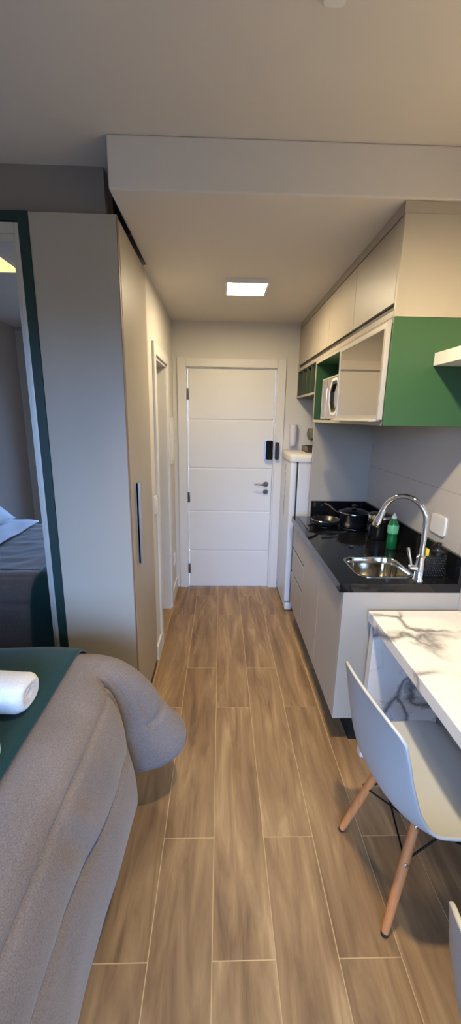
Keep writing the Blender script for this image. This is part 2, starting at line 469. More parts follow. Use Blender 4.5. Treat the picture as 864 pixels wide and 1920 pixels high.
b = B(); prism(b, rrect(3.41, 3.60, 1.27, 1.67, .01), XL, XL+.012, 'YZ'); obj('panel_frame', b, M['plastic'], t, 40)
b = B(); box(b, XL+.012, XL+.020, 3.43, 3.58, 1.30, 1.64, .003); obj('panel_door', b, M['plastic'], t)

# ------------------------------------------------------------------ lights (real fittings)
def panel_light(label, x, y, z, s, m):
    t = thing('ceiling_light', label, 'ceiling light', (x, y, z), 'square panel lights')
    b = B(); h = s/2
    box(b, x-h-.012, x+h+.012, y-h-.012, y-h, z-.022, z); box(b, x-h-.012, x+h+.012, y+h, y+h+.012, z-.022, z)
    box(b, x-h-.012, x-h, y-h, y+h, z-.022, z); box(b, x+h, x+h+.012, y-h, y+h, z-.022, z)
    obj('rim', b, M['plastic'], t)
    obj('diffuser', bx(x-h, x+h, y-h, y+h, z-.018, z-.004), m, t)
panel_light('lit square panel light on the low corridor ceiling', .152, 2.70, ZC, .24, M['emit'])
panel_light('square ceiling panel light above the bed, seen in the mirror', -1.54, .72, ZR, .30, M['emit3'])
b = B(); prism(b, rrect(.235, .287, 1.06, 1.188, .012), ZR-.013, ZR, 'XY')
t = obj('smoke_detector', b, M['plastic'], None, 40); tag(t, 'small white rounded sensor box on the bedroom ceiling', 'sensor')

# ------------------------------------------------------------------ wardrobe
XW = -.425
w = thing('wardrobe', 'tall warm grey wardrobe with green framed mirror facing the bed', 'wardrobe', (-1.3, 2.09, 0))
b = B(); box(b, RX+.005, XW-.022, WY0+.022, WY1, .0, 2.462, 0); obj('carcass', b, M['cab'], w)
GX = -.778
b = B(); box(b, GX, XW-.004, WY0, WY0+.021, .05, 2.464, .0015); obj('front_panel', b, M['cab'], w)
b = B(); box(b, XW-.004, XW-.001, WY0, WY0+.021, .05, 2.464); obj('edge_band', b, M['edge'], w)
b = B(); box(b, XW-.021, XW, WY0+.026, WY1-.004, .06, 2.458, .0015); dd = obj('door', b, M['cab'], w)
b = B(); box(b, XW, XW+.014, 1.925, 1.945, .925, 1.355, .003); box(b, XW, XW+.022, 1.925, 1.929, .925, 1.355); obj('handle', b, M['alu'], dd)
b = B(); box(b, XW-.03, XW-.004, WY0+.03, WY1, .0, .055); obj('plinth', b, M['cabdark'], w)
# green surround + sliding mirror door
MX0 = -1.62
b = B(); gw = .042
box(b, GX-gw, GX-.001, WY0-.004, WY0+.021, .05, 2.466, .001); box(b, MX0, GX-gw, WY0-.004, WY0+.021, 2.43, 2.466, .001); box(b, MX0-gw, MX0, WY0-.004, WY0+.021, .05, 2.466, .001)
obj('green_surround', b, M['greendark'], w)
md = obj('mirror_door', bx(MX0+.004, GX-gw-.004, WY0+.012, WY0+.0215, .06, 2.425), M['alu'], w)
b = B(); box(b, GX-gw-.018, GX-gw, WY0-.003, WY0+.012, .06, 2.425, .002); box(b, GX-gw-.030, GX-gw-.018, WY0+.003, WY0+.012, .06, 2.36, .001)
box(b, MX0, MX0+.030, WY0-.002, WY0+.012, .06, 2.425, .002)
box(b, MX0+.030, GX-gw-.018, WY0-.003, WY0+.012, 2.385, 2.425, .002); box(b, MX0+.030, GX-gw-.018, WY0+.003, WY0+.012, 2.36, 2.385, .001); box(b, MX0+.030, GX-gw-.03, WY0-.002, WY0+.012, .06, .10, .002)
obj('aluminium_frame', b, M['alulight'], md)
obj('mirror_glass', bx(MX0+.030, GX-gw-.03, WY0+.0075, WY0+.0118, .10, 2.36), M['mirror'], md)
b = B(); box(b, RX+.005, MX0-gw-.001, WY0, WY0+.021, .05, 2.464); obj('front_panel', b, M['cab'], w)

# ------------------------------------------------------------------ kitchen: base cabinet, counter
FX = .588
kc = thing('base_cabinet', 'warm grey base cabinet with drawers under the black granite counter', 'cabinet', (.86, 2.31, 0))
b = B(); box(b, FX+.02, XR-.001, CY0+.018, CY1-.002, .18, .66); box(b, FX+.02, FX+.04, CY0+.018, CY1-.002, .66, .882); box(b, FX+.04, XR-.001, CY1-.03, CY1-.002, .66, .882); obj('carcass', b, M['cabdark'], kc)
b = B(); box(b, FX, XR-.001, CY0, CY0+.0175, .178, .882, .0012); obj('end_panel', b, M['cab'], kc)
obj('plinth', bx(.70, XR-.001, CY0+.05, CY1-.02, 0, .18), M['blackmatte'], kc)
for y0, y1 in ((CY0+.0185, 2.108), (2.112, 2.528)):
    obj('door', bx(FX, FX+.0185, y0, y1, .18, .872, bev=.0012), M['cab'], kc)
for z0, z1 in ((.18, .456), (.478, .656), (.678, .872)):
    dw = obj('drawer', bx(FX, FX+.0185, 2.532, CY1-.002, z0, z1, bev=.0012), M['cab'], kc)
    if z0 < .6: obj('finger_groove', bx(FX+.0005, FX+.0075, 2.534, CY1-.004, z1+.0005, z1+.0075), M['alulight'], dw)

HX0, HX1, HY0, HY1, HR = .690, .968, 1.752, 2.035, .065
b = B()
outer = rrect(.567, XR-.001, CY0, CY1-.001, .002, 6); hole = rrect(HX0, HX1, HY0, HY1, HR, 6)
for z, flip in ((.927, False), (.883, True)):
    vo = [b.verts.new((*p, z)) for p in outer]; vh = [b.verts.new((*p, z)) for p in hole]; n = len(vo)
    for i in range(n):
        j = (i+1) % n; b.faces.new((vo[i], vo[j], vh[j], vh[i]))
b.verts.ensure_lookup_table(); n = len(outer)
for base in (0, n):
    for i in range(n):
        j = (i+1) % n; b.faces.new((b.verts[base+i], b.verts[base+j], b.verts[2*n+base+j], b.verts[2*n+base+i]))
ct = thing('countertop', 'polished black granite countertop with upstand over the grey base cabinet', 'countertop', (.86, 2.31, .883))
obj('slab', b, M['granite'], ct)
b = B(); box(b, XR-.019, XR-.001, CY0, CY1-.001, .927, 1.055, .0015); obj('upstand', b, M['granite'], ct)
b = B(); box(b, .712, XR-.02, CY1-.02, CY1-.001, .927, 1.055, .0015); obj('upstand', b, M['granite'], ct)
# sink
sk = thing('sink', 'polished steel undermount sink bowl set into the black counter', 'sink', (.83, 1.89, .70))
b = B(); rings = []
for inset, z in ((-.010, .9275), (-.009, .9285), (.0005, .9285), (.003, .924), (.006, .88), (.012, .79), (.028, .752), (.06, .742), (.11, .738)):
    r = max(.02, HR-inset*.6); rings.append([(*p, z) for p in rrect(HX0+inset, HX1-inset, HY0+inset, HY1-inset, min(r, (HX1-HX0-2*inset)/2-.001), 8)])
vr = ring_loft(b, rings, True, False); b.faces.new(vr[-1])
o = obj('bowl', b, M['steel'], sk, 180); s = o.modifiers.new('thick', 'SOLIDIFY'); s.thickness = .0015; s.offset = 1
b = B(); lathe(b, [(.0, .7385), (.028, .7385), (.036, .743), (.043, .744), (.045, .740)], (.83, 1.875, 0), 32, cap=False)
obj('drain', b, M['chrome'], sk, 40)
# faucet
fx, fy, z0 = .962, 1.722, .9272
fa = thing('faucet', 'chrome gooseneck pull-down faucet beside the sink', 'faucet', (fx, fy, z0))
b = B(); lathe(b, [(.026, 0), (.026, .006), (.021, .012), (.0195, .11), (.021, .115), (.021, .122), (.014, .128), (.0135, .16)], (fx, fy, z0), 28); obj('body', b, M['chrome'], fa, 40)
dirx, diry = -.66, .66
R = .112
pts = [(fx, fy, z0+.12), (fx, fy, z0+.20), (fx, fy, z0+.27)]
for i in range(1, 15):
    a = PI*i/16*1.06
    q = R*(1-math.cos(a)); pts.append((fx+dirx*q, fy+diry*q, z0+.285+R*math.sin(a)))
b = B(); tube(b, spline(pts, 3), .0125, 18); obj('spout', b, M['chrome'], fa, 60)
p1 = Vector(pts[-1]); tdir = (Vector(pts[-1])-Vector(pts[-2])).normalized()
b = B(); tube(b, [p1-tdir*.004, p1, p1+tdir*.02, p1+tdir*.06, p1+tdir*.085, p1+tdir*.09], [.0135, .0150, .0155, .0215, .0225, .019], 20); obj('spray_head', b, M['chrome'], fa, 50)
b = B(); tube(b, [(fx-.015, fy, z0+.062), (fx-.048, fy+.004, z0+.064)], [.015, .014], 16)
tube(b, [(fx-.04, fy+.004, z0+.064), (fx-.047, fy+.004, z0+.10), (fx-.062, fy+.006, z0+.15), (fx-.066, fy+.006, z0+.165)], [.007, .006, .008, .006], 12); obj('lever', b, M['chrome'], fa, 50)
# sponge caddy with pump
cx0, cx1, cyy0, cyy1 = .998, 1.112, 1.752, 1.83
cd = thing('sink_caddy', 'black basket-weave sink caddy with pump dispenser beside the faucet', 'sink caddy', ((cx0+cx1)/2, (cyy0+cyy1)/2, .927))
b = B(); ring_loft(b, [[(*p, .928) for p in rrect(cx0+.006, cx1-.004, cyy0+.004, cyy1-.004, .012)], [(*p, 1.035) for p in rrect(cx0, cx1, cyy0, cyy1, .012)]])
obj('basket', b, M['black'], cd, 40)
b = B()
for side in range(2):
    for r in range(8):
        for q in range(8):
            zc = .937+r*.0125
            if side == 0:
                xc = cx0+.013+q*.0122+(r % 2)*.0055; p = (xc, cyy0+.0015, zc); e = (.0052, .0035, .0055)
            else:
                yc = cyy0+.010+q*.0085+(r % 2)*.004; p = (cx0+.0035, yc, zc); e = (.0035, .004, .0055)
                if q > 7: continue
            m = Matrix.Translation(p) @ Matrix.Diagonal((*e, 1)); bmesh.ops.create_icosphere(b, subdivisions=1, radius=1, matrix=m)
ow = obj('weave', b, M['black'], cd, 180)
b = B(); px, py = 1.080, 1.792; lathe(b, [(.030, 1.0345), (.030, 1.05), (.016, 1.058), (.013, 1.066), (.0065, 1.067), (.0065, 1.083), (.014, 1.084), (.014, 1.094), (.008, 1.097)], (px, py, 0), 24)
tube(b, [(px, py, 1.089), (px-.035, py-.01, 1.087)], [.006, .0045], 10); obj('pump', b, M['black'], cd, 40)
b = B(); box(b, cx0+.004, cx0+.022, cyy0+.006, cyy1-.01, 1.0355, 1.072, .004, 3)
tag(obj('sponge', b, M['sponge'], None, 60), 'yellow sponge tucked into the black sink caddy', 'sponge')
# detergent bottle
bxx, byy = 1.03, 2.19
bt = thing('detergent_bottle', 'green dish detergent bottle standing behind the sink', 'bottle', (bxx, byy, .927))
b = B(); lathe(b, [(.026, 0), (.030, .005), (.030, .06), (.027, .075), (.028, .09), (.0305, .105), (.0305, .145), (.024, .168), (.013, .182), (.012, .188)], (bxx, byy, .9275), 28); obj('bottle_body', b, M['greensoap'], bt, 50)
b = B(); lathe(b, [(.0313, .098), (.0318, .10), (.0318, .146), (.0313, .148)], (bxx, byy, .9275), 28, cap=False); obj('bottle_label', b, M['label'], bt, 40)
b = B(); lathe(b, [(.014, .186), (.014, .200), (.009, .204), (.006, .218), (.004, .219)], (bxx, byy, .9275), 20); obj('cap', b, M['cap'], bt, 40)
# cooktop
ck = thing('cooktop', 'black glass cooktop let into the far end of the counter', 'cooktop', (.86, 2.70, .927))
b = B(); prism(b, rrect(.612, 1.09, 2.53, 2.915, .008), .9272, .9325, 'XY'); obj('glass_top', b, M['blackglass'], ck, 40)
for cx, cy, r in ((.765, 2.70, .085), (.955, 2.66, .10)):
    b = B(); lathe(b, [(r, .9326), (r, .9336), (r+.006, .9336), (r+.006, .9326)], (cx, cy, 0), 48, cap=False); obj('burner_ring', b, M['alu'] if r > .09 else M['darkmetal'], ck, 40)
# frying pan
zc = .9340
pn = thing('frying_pan', 'small black frying pan on the left cooktop burner', 'frying pan', (.765, 2.70, zc))
b = B(); lathe(b, [(.0, .003), (.070, .003), (.083, .012), (.098, .038), (.101, .040), (.102, .037), (.087, .009), (.072, 0), (0, 0)], (.765, 2.70, zc), 40, cap=False); obj('pan_bowl', b, M['nonstick'], pn, 50)
b = B(); lathe(b, [(.0985, .0395), (.1000, .0415), (.1022, .0395)], (.765, 2.70, zc), 40, cap=False); obj('rim', b, M['steel'], pn, 50)
b = B(); tube(b, spline([(.71, 2.62, zc+.03), (.675, 2.585, zc+.036), (.63, 2.545, zc+.040), (.60, 2.52, zc+.038)], 5), [.006]*5+[.009]*5+[.011]*5+[.008], 12); obj('handle', b, M['black'], pn, 50)
# saucepan with lid
pc = (.955, 2.66)
sp_ = thing('saucepan', 'black saucepan with long handle and lid on the right burner', 'saucepan', (*pc, zc))
b = B(); lathe(b, [(.084, 0), (.092, .006), (.098, .098), (.1005, .100), (.0995, .094), (.094, .10)], (*pc, zc), 40); obj('pot', b, M['nonstick'], sp_, 50)
b = B(); tube(b, spline([(pc[0]-.085, pc[1]+.05, zc+.085), (pc[0]-.12, pc[1]+.075, zc+.098), (pc[0]-.145, pc[1]+.125, zc+.118), (pc[0]-.175, pc[1]+.158, zc+.128)], 5), [.006]*5+[.009]*5+[.010]*5+[.008], 12); obj('handle', b, M['black'], sp_, 50)
b = B(); lathe(b, [(.100, .101), (.1025, .104), (.090, .114), (.055, .124), (.012, .129), (.010, .1295)], (*pc, zc), 40); ld = obj('lid', b, M['lidglass'], sp_, 50)
b = B(); lathe(b, [(.0995, .1005), (.1040, .1005), (.1040, .106), (.101, .1065)], (*pc, zc), 40, cap=False); obj('lid_band', b, M['steel'], ld, 50)
b = B(); lathe(b, [(.010, .1296), (.009, .138), (.018, .144), (.020, .150), (.014, .156), (.004, .157)], (*pc, zc), 24); obj('lid_knob', b, M['black'], ld, 50)
# milk pot
mc = (1.035, 2.405)
mk = thing('milk_pot', 'tall dark pot with steel collar beside the saucepan', 'pot', (*mc, .9275))
b = B(); lathe(b, [(.060, 0), (.066, .006), (.070, .11), (.0705, .112)], (*mc, .9275), 36); obj('pot', b, M['nonstick'], mk, 50)
b = B(); lathe(b, [(.0708, .1125), (.0735, .115), (.0735, .152), (.071, .155)], (*mc, .9275), 36); obj('collar', b, M['steel'], mk, 50)
b = B(); lathe(b, [(.0712, .1555), (.066, .162), (.035, .168), (.006, .169)], (*mc, .9275), 36); obj('lid', b, M['nonstick'], mk, 50)
b = B(); tube(b, spline([(mc[0]-.06, mc[1]-.04, 1.03), (mc[0]-.085, mc[1]-.06, 1.02), (mc[0]-.085, mc[1]-.06, .97), (mc[0]-.058, mc[1]-.038, .955)], 5), .007, 10); obj('handle', b, M['black'], mk, 50)
# right-wall outlet
t = plate('wall_outlet', 'white square cover plate on tiled wall above the counter near the faucet', 'outlet', 0, 1, 0, 1, buttons=0)
for ch in list(t.children): bpy.data.objects.remove(ch)
t.location = (XR, 1.93, 1.10)
b = B(); prism(b, rrect(1.865, 1.995, 1.10, 1.20, .012), XR-.010, XR, 'YZ'); obj('cover_plate', b, M['plastic'], t, 40)

# tall panel between counter and fridge
tag(obj('divider_panel', bx(.700, XR, CY1+.001, CY1+.019, 0, 1.655, bev=.001), M['cab']), 'upright warm grey panel between the counter and the white fridge', 'panel')

# ------------------------------------------------------------------ upper cabinets
UX = .690
uc = thing('wall_cabinet', 'row of four warm grey flap-door wall cabinets under the corridor ceiling', 'wall cabinet', (.92, 2.66, 2.085))
b = B(); box(b, UX+.02, XR, CY0+.019, D-.02, 2.09, 2.44); obj('carcass', b, M['cab'], uc)
obj('end_panel', bx(UX+.002, XR, CY0+.001, CY0+.0185, 2.083, 2.443, bev=.001), M['cab'], uc)
obj('end_panel', bx(UX, UX+.03, D-.018, D-.001, 2.083, 2.443), M['cab'], uc)
obj('top_filler', bx(UX, XR, CY0+.004, D-.002, 2.443, ZC-.001), M['cab'], uc)
obj('bottom_rail', bx(UX, UX+.018, CY0+.019, D-.019, 2.083, 2.108, bev=.001), M['cab'], uc)
seams = [CY0+.02, 2.195, 2.69, 3.18, D-.02]
for a, c in zip(seams[:-1], seams[1:]):
    ff = obj('flap_door', bx(UX, UX+.018, a+.0015, c-.0015, 2.136, 2.436, bev=.0012), M['cab'], uc)
    obj('finger_pull_shade', bx(UX+.012, UX+.019, a+.001, c-.001, 2.109, 2.1355), M['cabdark'], ff)  # dark strip painting the shadow in the pull gap below each flap
# green niche unit with mirror flap door
NZ0, NZ1, NY1, MY = 1.655, 2.082, 2.985, 2.33
nc = thing('niche_cabinet', 'green wall cabinet with mirrored flap door and open microwave niche', 'wall cabinet', (.92, 2.33, NZ0))
obj('end_panel', bx(UX, XR, CY0, CY0+.018, NZ0, NZ1, bev=.001), M['green'], nc)
b = B(); box(b, UX+.004, XR, NY1-.018, NY1, NZ0, NZ1); box(b, UX+.004, XR, CY0+.0185, NY1-.018, NZ0, NZ0+.018); box(b, UX+.004, XR, CY0+.0185, NY1-.018, NZ1-.018, NZ1)
box(b, UX+.004, XR, MY-.009, MY+.009, NZ0+.018, NZ1-.018); box(b, XR-.012, XR-.001, CY0+.02, NY1-.018, NZ0+.018, NZ1-.018)
obj('carcass', b, M['green'], nc)
b = B(); frame_yz(b, UX, UX+.0035, CY0+.0185, NY1, NZ0, NZ1, .018); box(b, UX, UX+.0035, MY-.009, MY+.009, NZ0+.018, NZ1-.018); obj('front_edging', b, M['cab'], nc)
b = B(); frame_yz(b, UX-.022, UX-.002, CY0+.013, MY-.012, NZ0+.025, NZ1-.020, .019); mdoor = obj('mirror_flap_door', b, M['alulight'], nc)
obj('mirror_glass', bx(UX-.019, UX-.008, CY0+.0315, MY-.0305, NZ0+.0435, NZ1-.0385), M['mirrorwarm'], mdoor)
b = B(); prism(b, [(UX-.022, NZ0+.028), (UX-.052, NZ0+.020), (UX-.052, NZ0+.016), (UX-.004, NZ0+.018), (UX-.004, NZ0+.024)], CY0+.03, MY-.012, 'XZ'); obj('pull_profile', b, M['alulight'], mdoor)
# wine rack
wr = thing('wine_rack', 'small green four-slot bottle rack under the cabinets beside the end wall', 'bottle rack', (.92, 3.32, 1.855))
b = B(); box(b, UX, XR-.001, NY1+.001, D-.001, 1.855, 1.871); box(b, UX, XR-.001, D-.017, D-.001, 1.871, NZ1); box(b, 1.04, XR-.001, NY1+.001, D-.017, 1.871, NZ1)
obj('rack_body', b, M['greenshade'], wr)
for i in range(1, 4):
    y = NY1+(D-NY1)*i/4; obj('divider', bx(UX+.006, 1.04, y-.006, y+.006, 1.871, NZ1-.001), M['greenshade'], wr)
b = B(); box(b, UX-.003, UX-.0005, NY1+.001, D-.001, 1.855, 1.872); box(b, UX-.003, UX-.0005, D-.018, D-.001, 1.872, NZ1); obj('front_edging', b, M['cab'], wr)
# microwave
mz0, mz1, my0, my1, mx = NZ0+.0185+.008, 1.945, 2.362, 2.83, .712
mw = thing('microwave', 'silver microwave with elongated octagonal handle in the green niche', 'microwave', (.9, 2.59, NZ0+.0185))
b = B(); box(b, mx+.022, 1.05, my0, my1, mz0, mz1, .006); obj('housing', b, M['plastic'], mw)
for yy in (my0+.05, my1-.05):
    for xx in (.76, 1.0): obj('foot', lathe(B(), [(.012, NZ0+.0182), (.012, mz0+.002)], (xx, yy, 0), 12), M['black'], mw)
b = B(); box(b, mx, mx+.0215, my0, my1-.12, mz0, mz1, .004); dr_ = obj('door', b, M['mirrorwarm'], mw)
b = B(); box(b, mx, mx+.0215, my1-.117, my1, mz0, mz1, .004); obj('control_panel', b, M['mirrorwarm'], mw)
b = B(); frame_yz(b, mx-.003, mx-.0005, my0, my1, mz0, mz1, .008); obj('trim', b, M['alulight'], mw)
def octa(y0, y1, z0, z1, c): return [(y0+c, z0), (y1-c, z0), (y1, z0+c*1.3), (y1, z1-c*1.3), (y1-c, z1), (y0+c, z1), (y0, z1-c*1.3), (y0, z0+c*1.3)]
def octframe(y0, y1, z0, z1, c, wd, xa, xb):
    o1 = octa(y0, y1, z0, z1, c); o2 = octa(y0+wd, y1-wd, z0+wd, z1-wd, c*.8); b = B()
    R4 = [[(x, *p) for p in o] for o, x in ((o2, xb), (o2, xa), (o1, xa), (o1, xb), (o2, xb))]
    ring_loft(b, R4, True, False); bmesh.ops.remove_doubles(b, verts=b.verts, dist=1e-6); return b
hy0, hy1 = 2.385, 2.60
obj('handle_frame', octframe(hy0, hy1, mz0+.022, mz1-.02, .055, .016, mx-.014, mx-.001), M['plastic'], dr_)
obj('window_ring', octframe(hy0+.018, hy1-.018, mz0+.042, mz1-.04, .045, .014, mx-.012, mx-.001), M['black'], dr_)

# ------------------------------------------------------------------ fridge
fy0, fy1, fxf = 3.135, 3.632, .572
fr = thing('fridge', 'white single-door fridge between the divider panel and the end wall', 'fridge', (.85, 3.38, 0))
obj('body', bx(fxf+.062, 1.13, fy0, fy1, .045, 1.345, bev=.008), M['fridge'], fr)
fd = obj('door', bx(fxf, fxf+.054, fy0, fy1, .095, 1.335, bev=.016, seg=4), M['fridge'], fr, 60)
obj('gasket', bx(fxf+.053, fxf+.0625, fy0+.006, fy1-.006, .10, 1.33), M['gasket'], fr)
b = B(); prof = rrect(fxf-.006, 1.135, fy0-.006, fy1+.004, .04, 8)
ring_loft(b, [[(*p, 1.337) for p in prof], [(*p, 1.372) for p in prof], [(*p, 1.388) for p in rrect(fxf+.002, 1.13, fy0+.002, fy1, .04, 8)], [(*p, 1.395) for p in rrect(fxf+.022, 1.12, fy0+.02, fy1-.02, .03, 8)]])
obj('top_cap', b, M['fridgecap'], fr, 50)
b = B(); box(b, fxf+.008, fxf+.07, fy0+.004, fy1-.004, .012, .085, .012, 3); obj('kick_grille', b, M['fridgecap'], fr, 50)
for yy in (fy0+.04, fy1-.04):
    for xx in (fxf+.1, 1.08): obj('foot', lathe(B(), [(.016, 0), (.016, .048)], (xx, yy, 0), 12), M['black'], fr)
for i, (zz, h, yy, mm) in enumerate(((1.27, .05, 3.36, 'sticker2'), (1.20, .05, 3.37, 'sticker2'), (1.13, .04, 3.35, 'sticker2'), (1.07, .04, 3.36, 'sticker2'), (1.0, .05, 3.36, 'sticker'), (.93, .07, 3.37, 'sticker'), (.86, .06, 3.375, 'sticker'))):
    obj('sticker', bx(fxf-.0012, fxf+.001, yy, yy+.018+.008*(i % 2), zz-h/2, zz+h/2), M[mm], fd)
# things on the fridge
b = B(); lathe(b, [(.012, 0), (.028, .006), (.036, .022), (.037, .045), (.036, .19), (.033, .197), (.005, .198)], (.665, 3.617, 1.425), 28)
tag(obj('wall_dispenser', b, M['lilac'], None, 40), 'pale lilac-white upright cylinder fixed to the end wall above the fridge', 'dispenser')
tr = thing('tray', 'dark brown wooden tray on top of the white fridge', 'tray', (.87, 3.44, 1.395))
tx0, tx1, ty0, ty1, tz = .735, 1.01, 3.335, 3.54, 1.3955
b = B(); box(b, tx0, tx1, ty0, ty1, tz, tz+.008); box(b, tx0+.01, tx1, ty0, ty0+.01, tz+.008, tz+.05); box(b, tx0+.01, tx1, ty1-.01, ty1, tz+.008, tz+.05); box(b, tx1-.01, tx1, ty0+.01, ty1-.01, tz+.008, tz+.05); obj('tray_box', b, M['trayb'], tr)
obj('tray_end', bx(tx0, tx0+.0095, ty0, ty1, tz+.0085, tz+.05), M['trayb2'], tr)
def wineglass(x, y, label):
    b = B(); z = tz+.0085
    lathe(b, [(.0, .001), (.033, .001), (.030, .004), (.006, .009), (.0042, .02), (.0042, .075), (.008, .083), (.026, .098), (.038, .122), (.0405, .145), (.037, .175), (.033, .190), (.0322, .190), (.036, .175), (.0393, .145), (.037, .123), (.025, .100), (.0, .088)], (x, y, z), 28, cap=False)
    tag(obj('wine_glass', b, M['clear'], None, 60), label, 'wine glass', 'wine glasses on the fridge tray')
wineglass(.800, 3.40, 'clear stemmed wine glass at the front of the fridge-top tray')
wineglass(.805, 3.487, 'clear stemmed wine glass at the back of the fridge-top tray')

# ------------------------------------------------------------------ marble table and shelf
TX, TY = .706, 1.653
tb = thing('marble_table', 'white veined marble table with slab leg along the right wall', 'table', (.93, .7, 0))
b = B(); box(b, TX, XR-.002, -.35, TY, .752, .80, .0015); obj('tabletop', b, M['marble'], tb)
b = B(); box(b, TX+.018, XR-.06, TY-.045, TY-.002, 0, .7515, .001); obj('slab_leg', b, M['marble2'], tb)
b = B(); box(b, TX+.012, XR-.06, -.34, -.30, 0, .7515, .001); obj('slab_leg', b, M['marble2'], tb)
tag(obj('floating_shelf', bx(.872, XR-.001, -.30, CY0-.002, 1.898, 1.948, bev=.0015), M['marble']), 'white veined marble floating shelf beside the green cabinet side', 'shelf')

# ------------------------------------------------------------------ chairs
def make_chair(label):
    t = thing('dining_chair', label, 'chair', (0, 0, 0), 'white shell chairs at the marble table')
    C = spline([(.238, 0, .402), (.225, 0, .424), (.18, 0, .436), (.09, 0, .428), (0, 0, .418), (-.085, 0, .416), (-.156, 0, .438), (-.204, 0, .50), (-.229, 0, .59), (-.242, 0, .69), (-.252, 0, .785), (-.262, 0, .828)], 8)
    n = len(C); W = [.185, .215, .228, .232, .232, .230, .226, .220, .213, .205, .195, .185]; E = [.0, .004, .012, .028, .044, .058, .064, .060, .048, .034, .022, .014]
    def samp(arr, u):
        f = u*(len(arr)-1); i = min(int(f), len(arr)-2); q = f-i; q = q*q*(3-2*q)*.5+q*.5; return arr[i]*(1-q)+arr[i+1]*q
    def cpt(u):
        f = u*(n-1); i = min(int(f), n-2); return C[i].lerp(C[i+1], f-i)
    b = B(); NU, NV = 48, 28; g = []
    for i in range(NU+1):
        row = []
        for j in range(NV+1):
            tt = -1+2*j/NV; a = abs(tt)
            u0 = .055*a**5; u1 = 1-.085*a**4.5
            u = u0+(u1-u0)*i/NU
            p = cpt(u); tg = (cpt(min(1, u+.02))-cpt(max(0, u-.02))).normalized()
            nn = Vector((tg.z, 0, -tg.x)); nn = nn if nn.z > 0 or nn.x > 0 else -nn
            row.append(b.verts.new(p+Vector((0, tt*samp(W, u), 0))+nn*samp(E, u)*a**2.6))
        g.append(row)
    for i in range(NU):
        for j in range(NV): b.faces.new((g[i][j], g[i+1][j], g[i+1][j+1], g[i][j+1]))
    o = obj('seat_shell', b, M['chair'], t, 180)
    s = o.modifiers.new('thick', 'SOLIDIFY'); s.thickness = .0105; s.offset = 0
    bv = o.modifiers.new('soft', 'BEVEL'); bv.width = .003; bv.segments = 2; bv.limit_method = 'ANGLE'; bv.angle_limit = .9
    tops = {}; feet = {}
    for sx in (-1, 1):
        for sy in (-1, 1):
            T = Vector((-.085 if sx < 0 else .095, sy*.105, .405)); F = Vector((-.195 if sx < 0 else .20, sy*.172 if sx < 0 else sy*.18, 0))
            if sx < 0: T.z = .41
            tops[sx, sy] = T; feet[sx, sy] = F; d = T-F
            b = B(); tube(b, [F+d*.03, F+d*.06, F+d*.45, F+d*.85, F+d*.98], [.0130, .0135, .0165, .0150, .0140], 16); lg = obj('leg', b, M['beech'], t, 60)
            b = B(); tube(b, [F, F+d*.012, F+d*.0305], [.0112, .0122, .0126], 16); obj('foot_cap', b, M['rubber'], lg, 50)
            for q in (.62, .93):
                c = F+d*q; od = Vector((-.35 if sx < 0 else .35, sy, .1)).normalized()
                b = B(); tube(b, [c+od*.010, c+od*.0185, c+od*.0195], [.0075, .0075, .006], 12); obj('bolt', b, M['steel'], lg, 40)
    b = B()
    def at(k, q): return feet[k]+(tops[k]-feet[k])*q
    ks = [(-1, -1), (1, -1), (1, 1), (-1, 1)]
    for i in range(4):
        k1, k2 = ks[i], ks[(i+1) % 4]
        mid = (at(k1, .93)+at(k2, .93))/2
        tube(b, [at(k1, .62), at(k2, .93)], .0035, 8); tube(b, [at(k2, .62), at(k1, .93)], .0035, 8)
        tube(b, [at(k1, .93), at(k2, .93)], .0035, 8)
    obj('wire_brace', b, M['wire'], t, 50)
    for k in ks: obj('mount', tube(B(), [at(k, .97)+Vector((0, 0, .001)), (at(k, .97)*.6+Vector((0, 0, .41))*.4)], .006, 8), M['black'], t, 50)
    return t
def copy_tree(o, parent=None):
    c = o.copy(); COL.objects.link(c); c.parent = parent
    for ch in list(o.children): copy_tree(ch, c)
    return c
ch1 = make_chair('white shell chair with beech legs pushed under the far end of the marble table')
ch2 = copy_tree(ch1)
ch1.location = (.735, 1.106, 0); ch1.rotation_euler = (0, 0, math.radians(7))
ch2.location = (.690, .350, 0); ch2.rotation_euler = (0, 0, math.radians(4))
ch2['label'] = 'nearer white shell chair, only its back corner showing at the right edge'

# ------------------------------------------------------------------ bed
BX0, BX1, BY0, BY1, BZ = -2.36, -.47, .30, 1.40, .665
bed = thing('bed', 'upholstered bed under the grey comforter beside the mirror', 'bed', ((BX0+BX1)/2, (BY0+BY1)/2, 0))
obj('bed_base', bx(BX0, BX1, BY0, BY1, .06, .36, bev=.015), M['bedbase'], bed)
obj('mattress', bx(BX0, BX1-.005, BY0+.005, BY1-.005, .361, BZ, bev=.05, seg=4), M['linen'], bed, 50)
for x in (BX0+.1, BX1-.1):
    for y in (BY0+.1, BY1-.1): obj('leg', lathe(B(), [(.022, 0), (.026, .062)], (x, y, 0), 14), M['black'], bed)

def smooth(v, a, c):
    q = max(0, min(1, (v-a)/(c-a))); return q*q*(3-2*q)
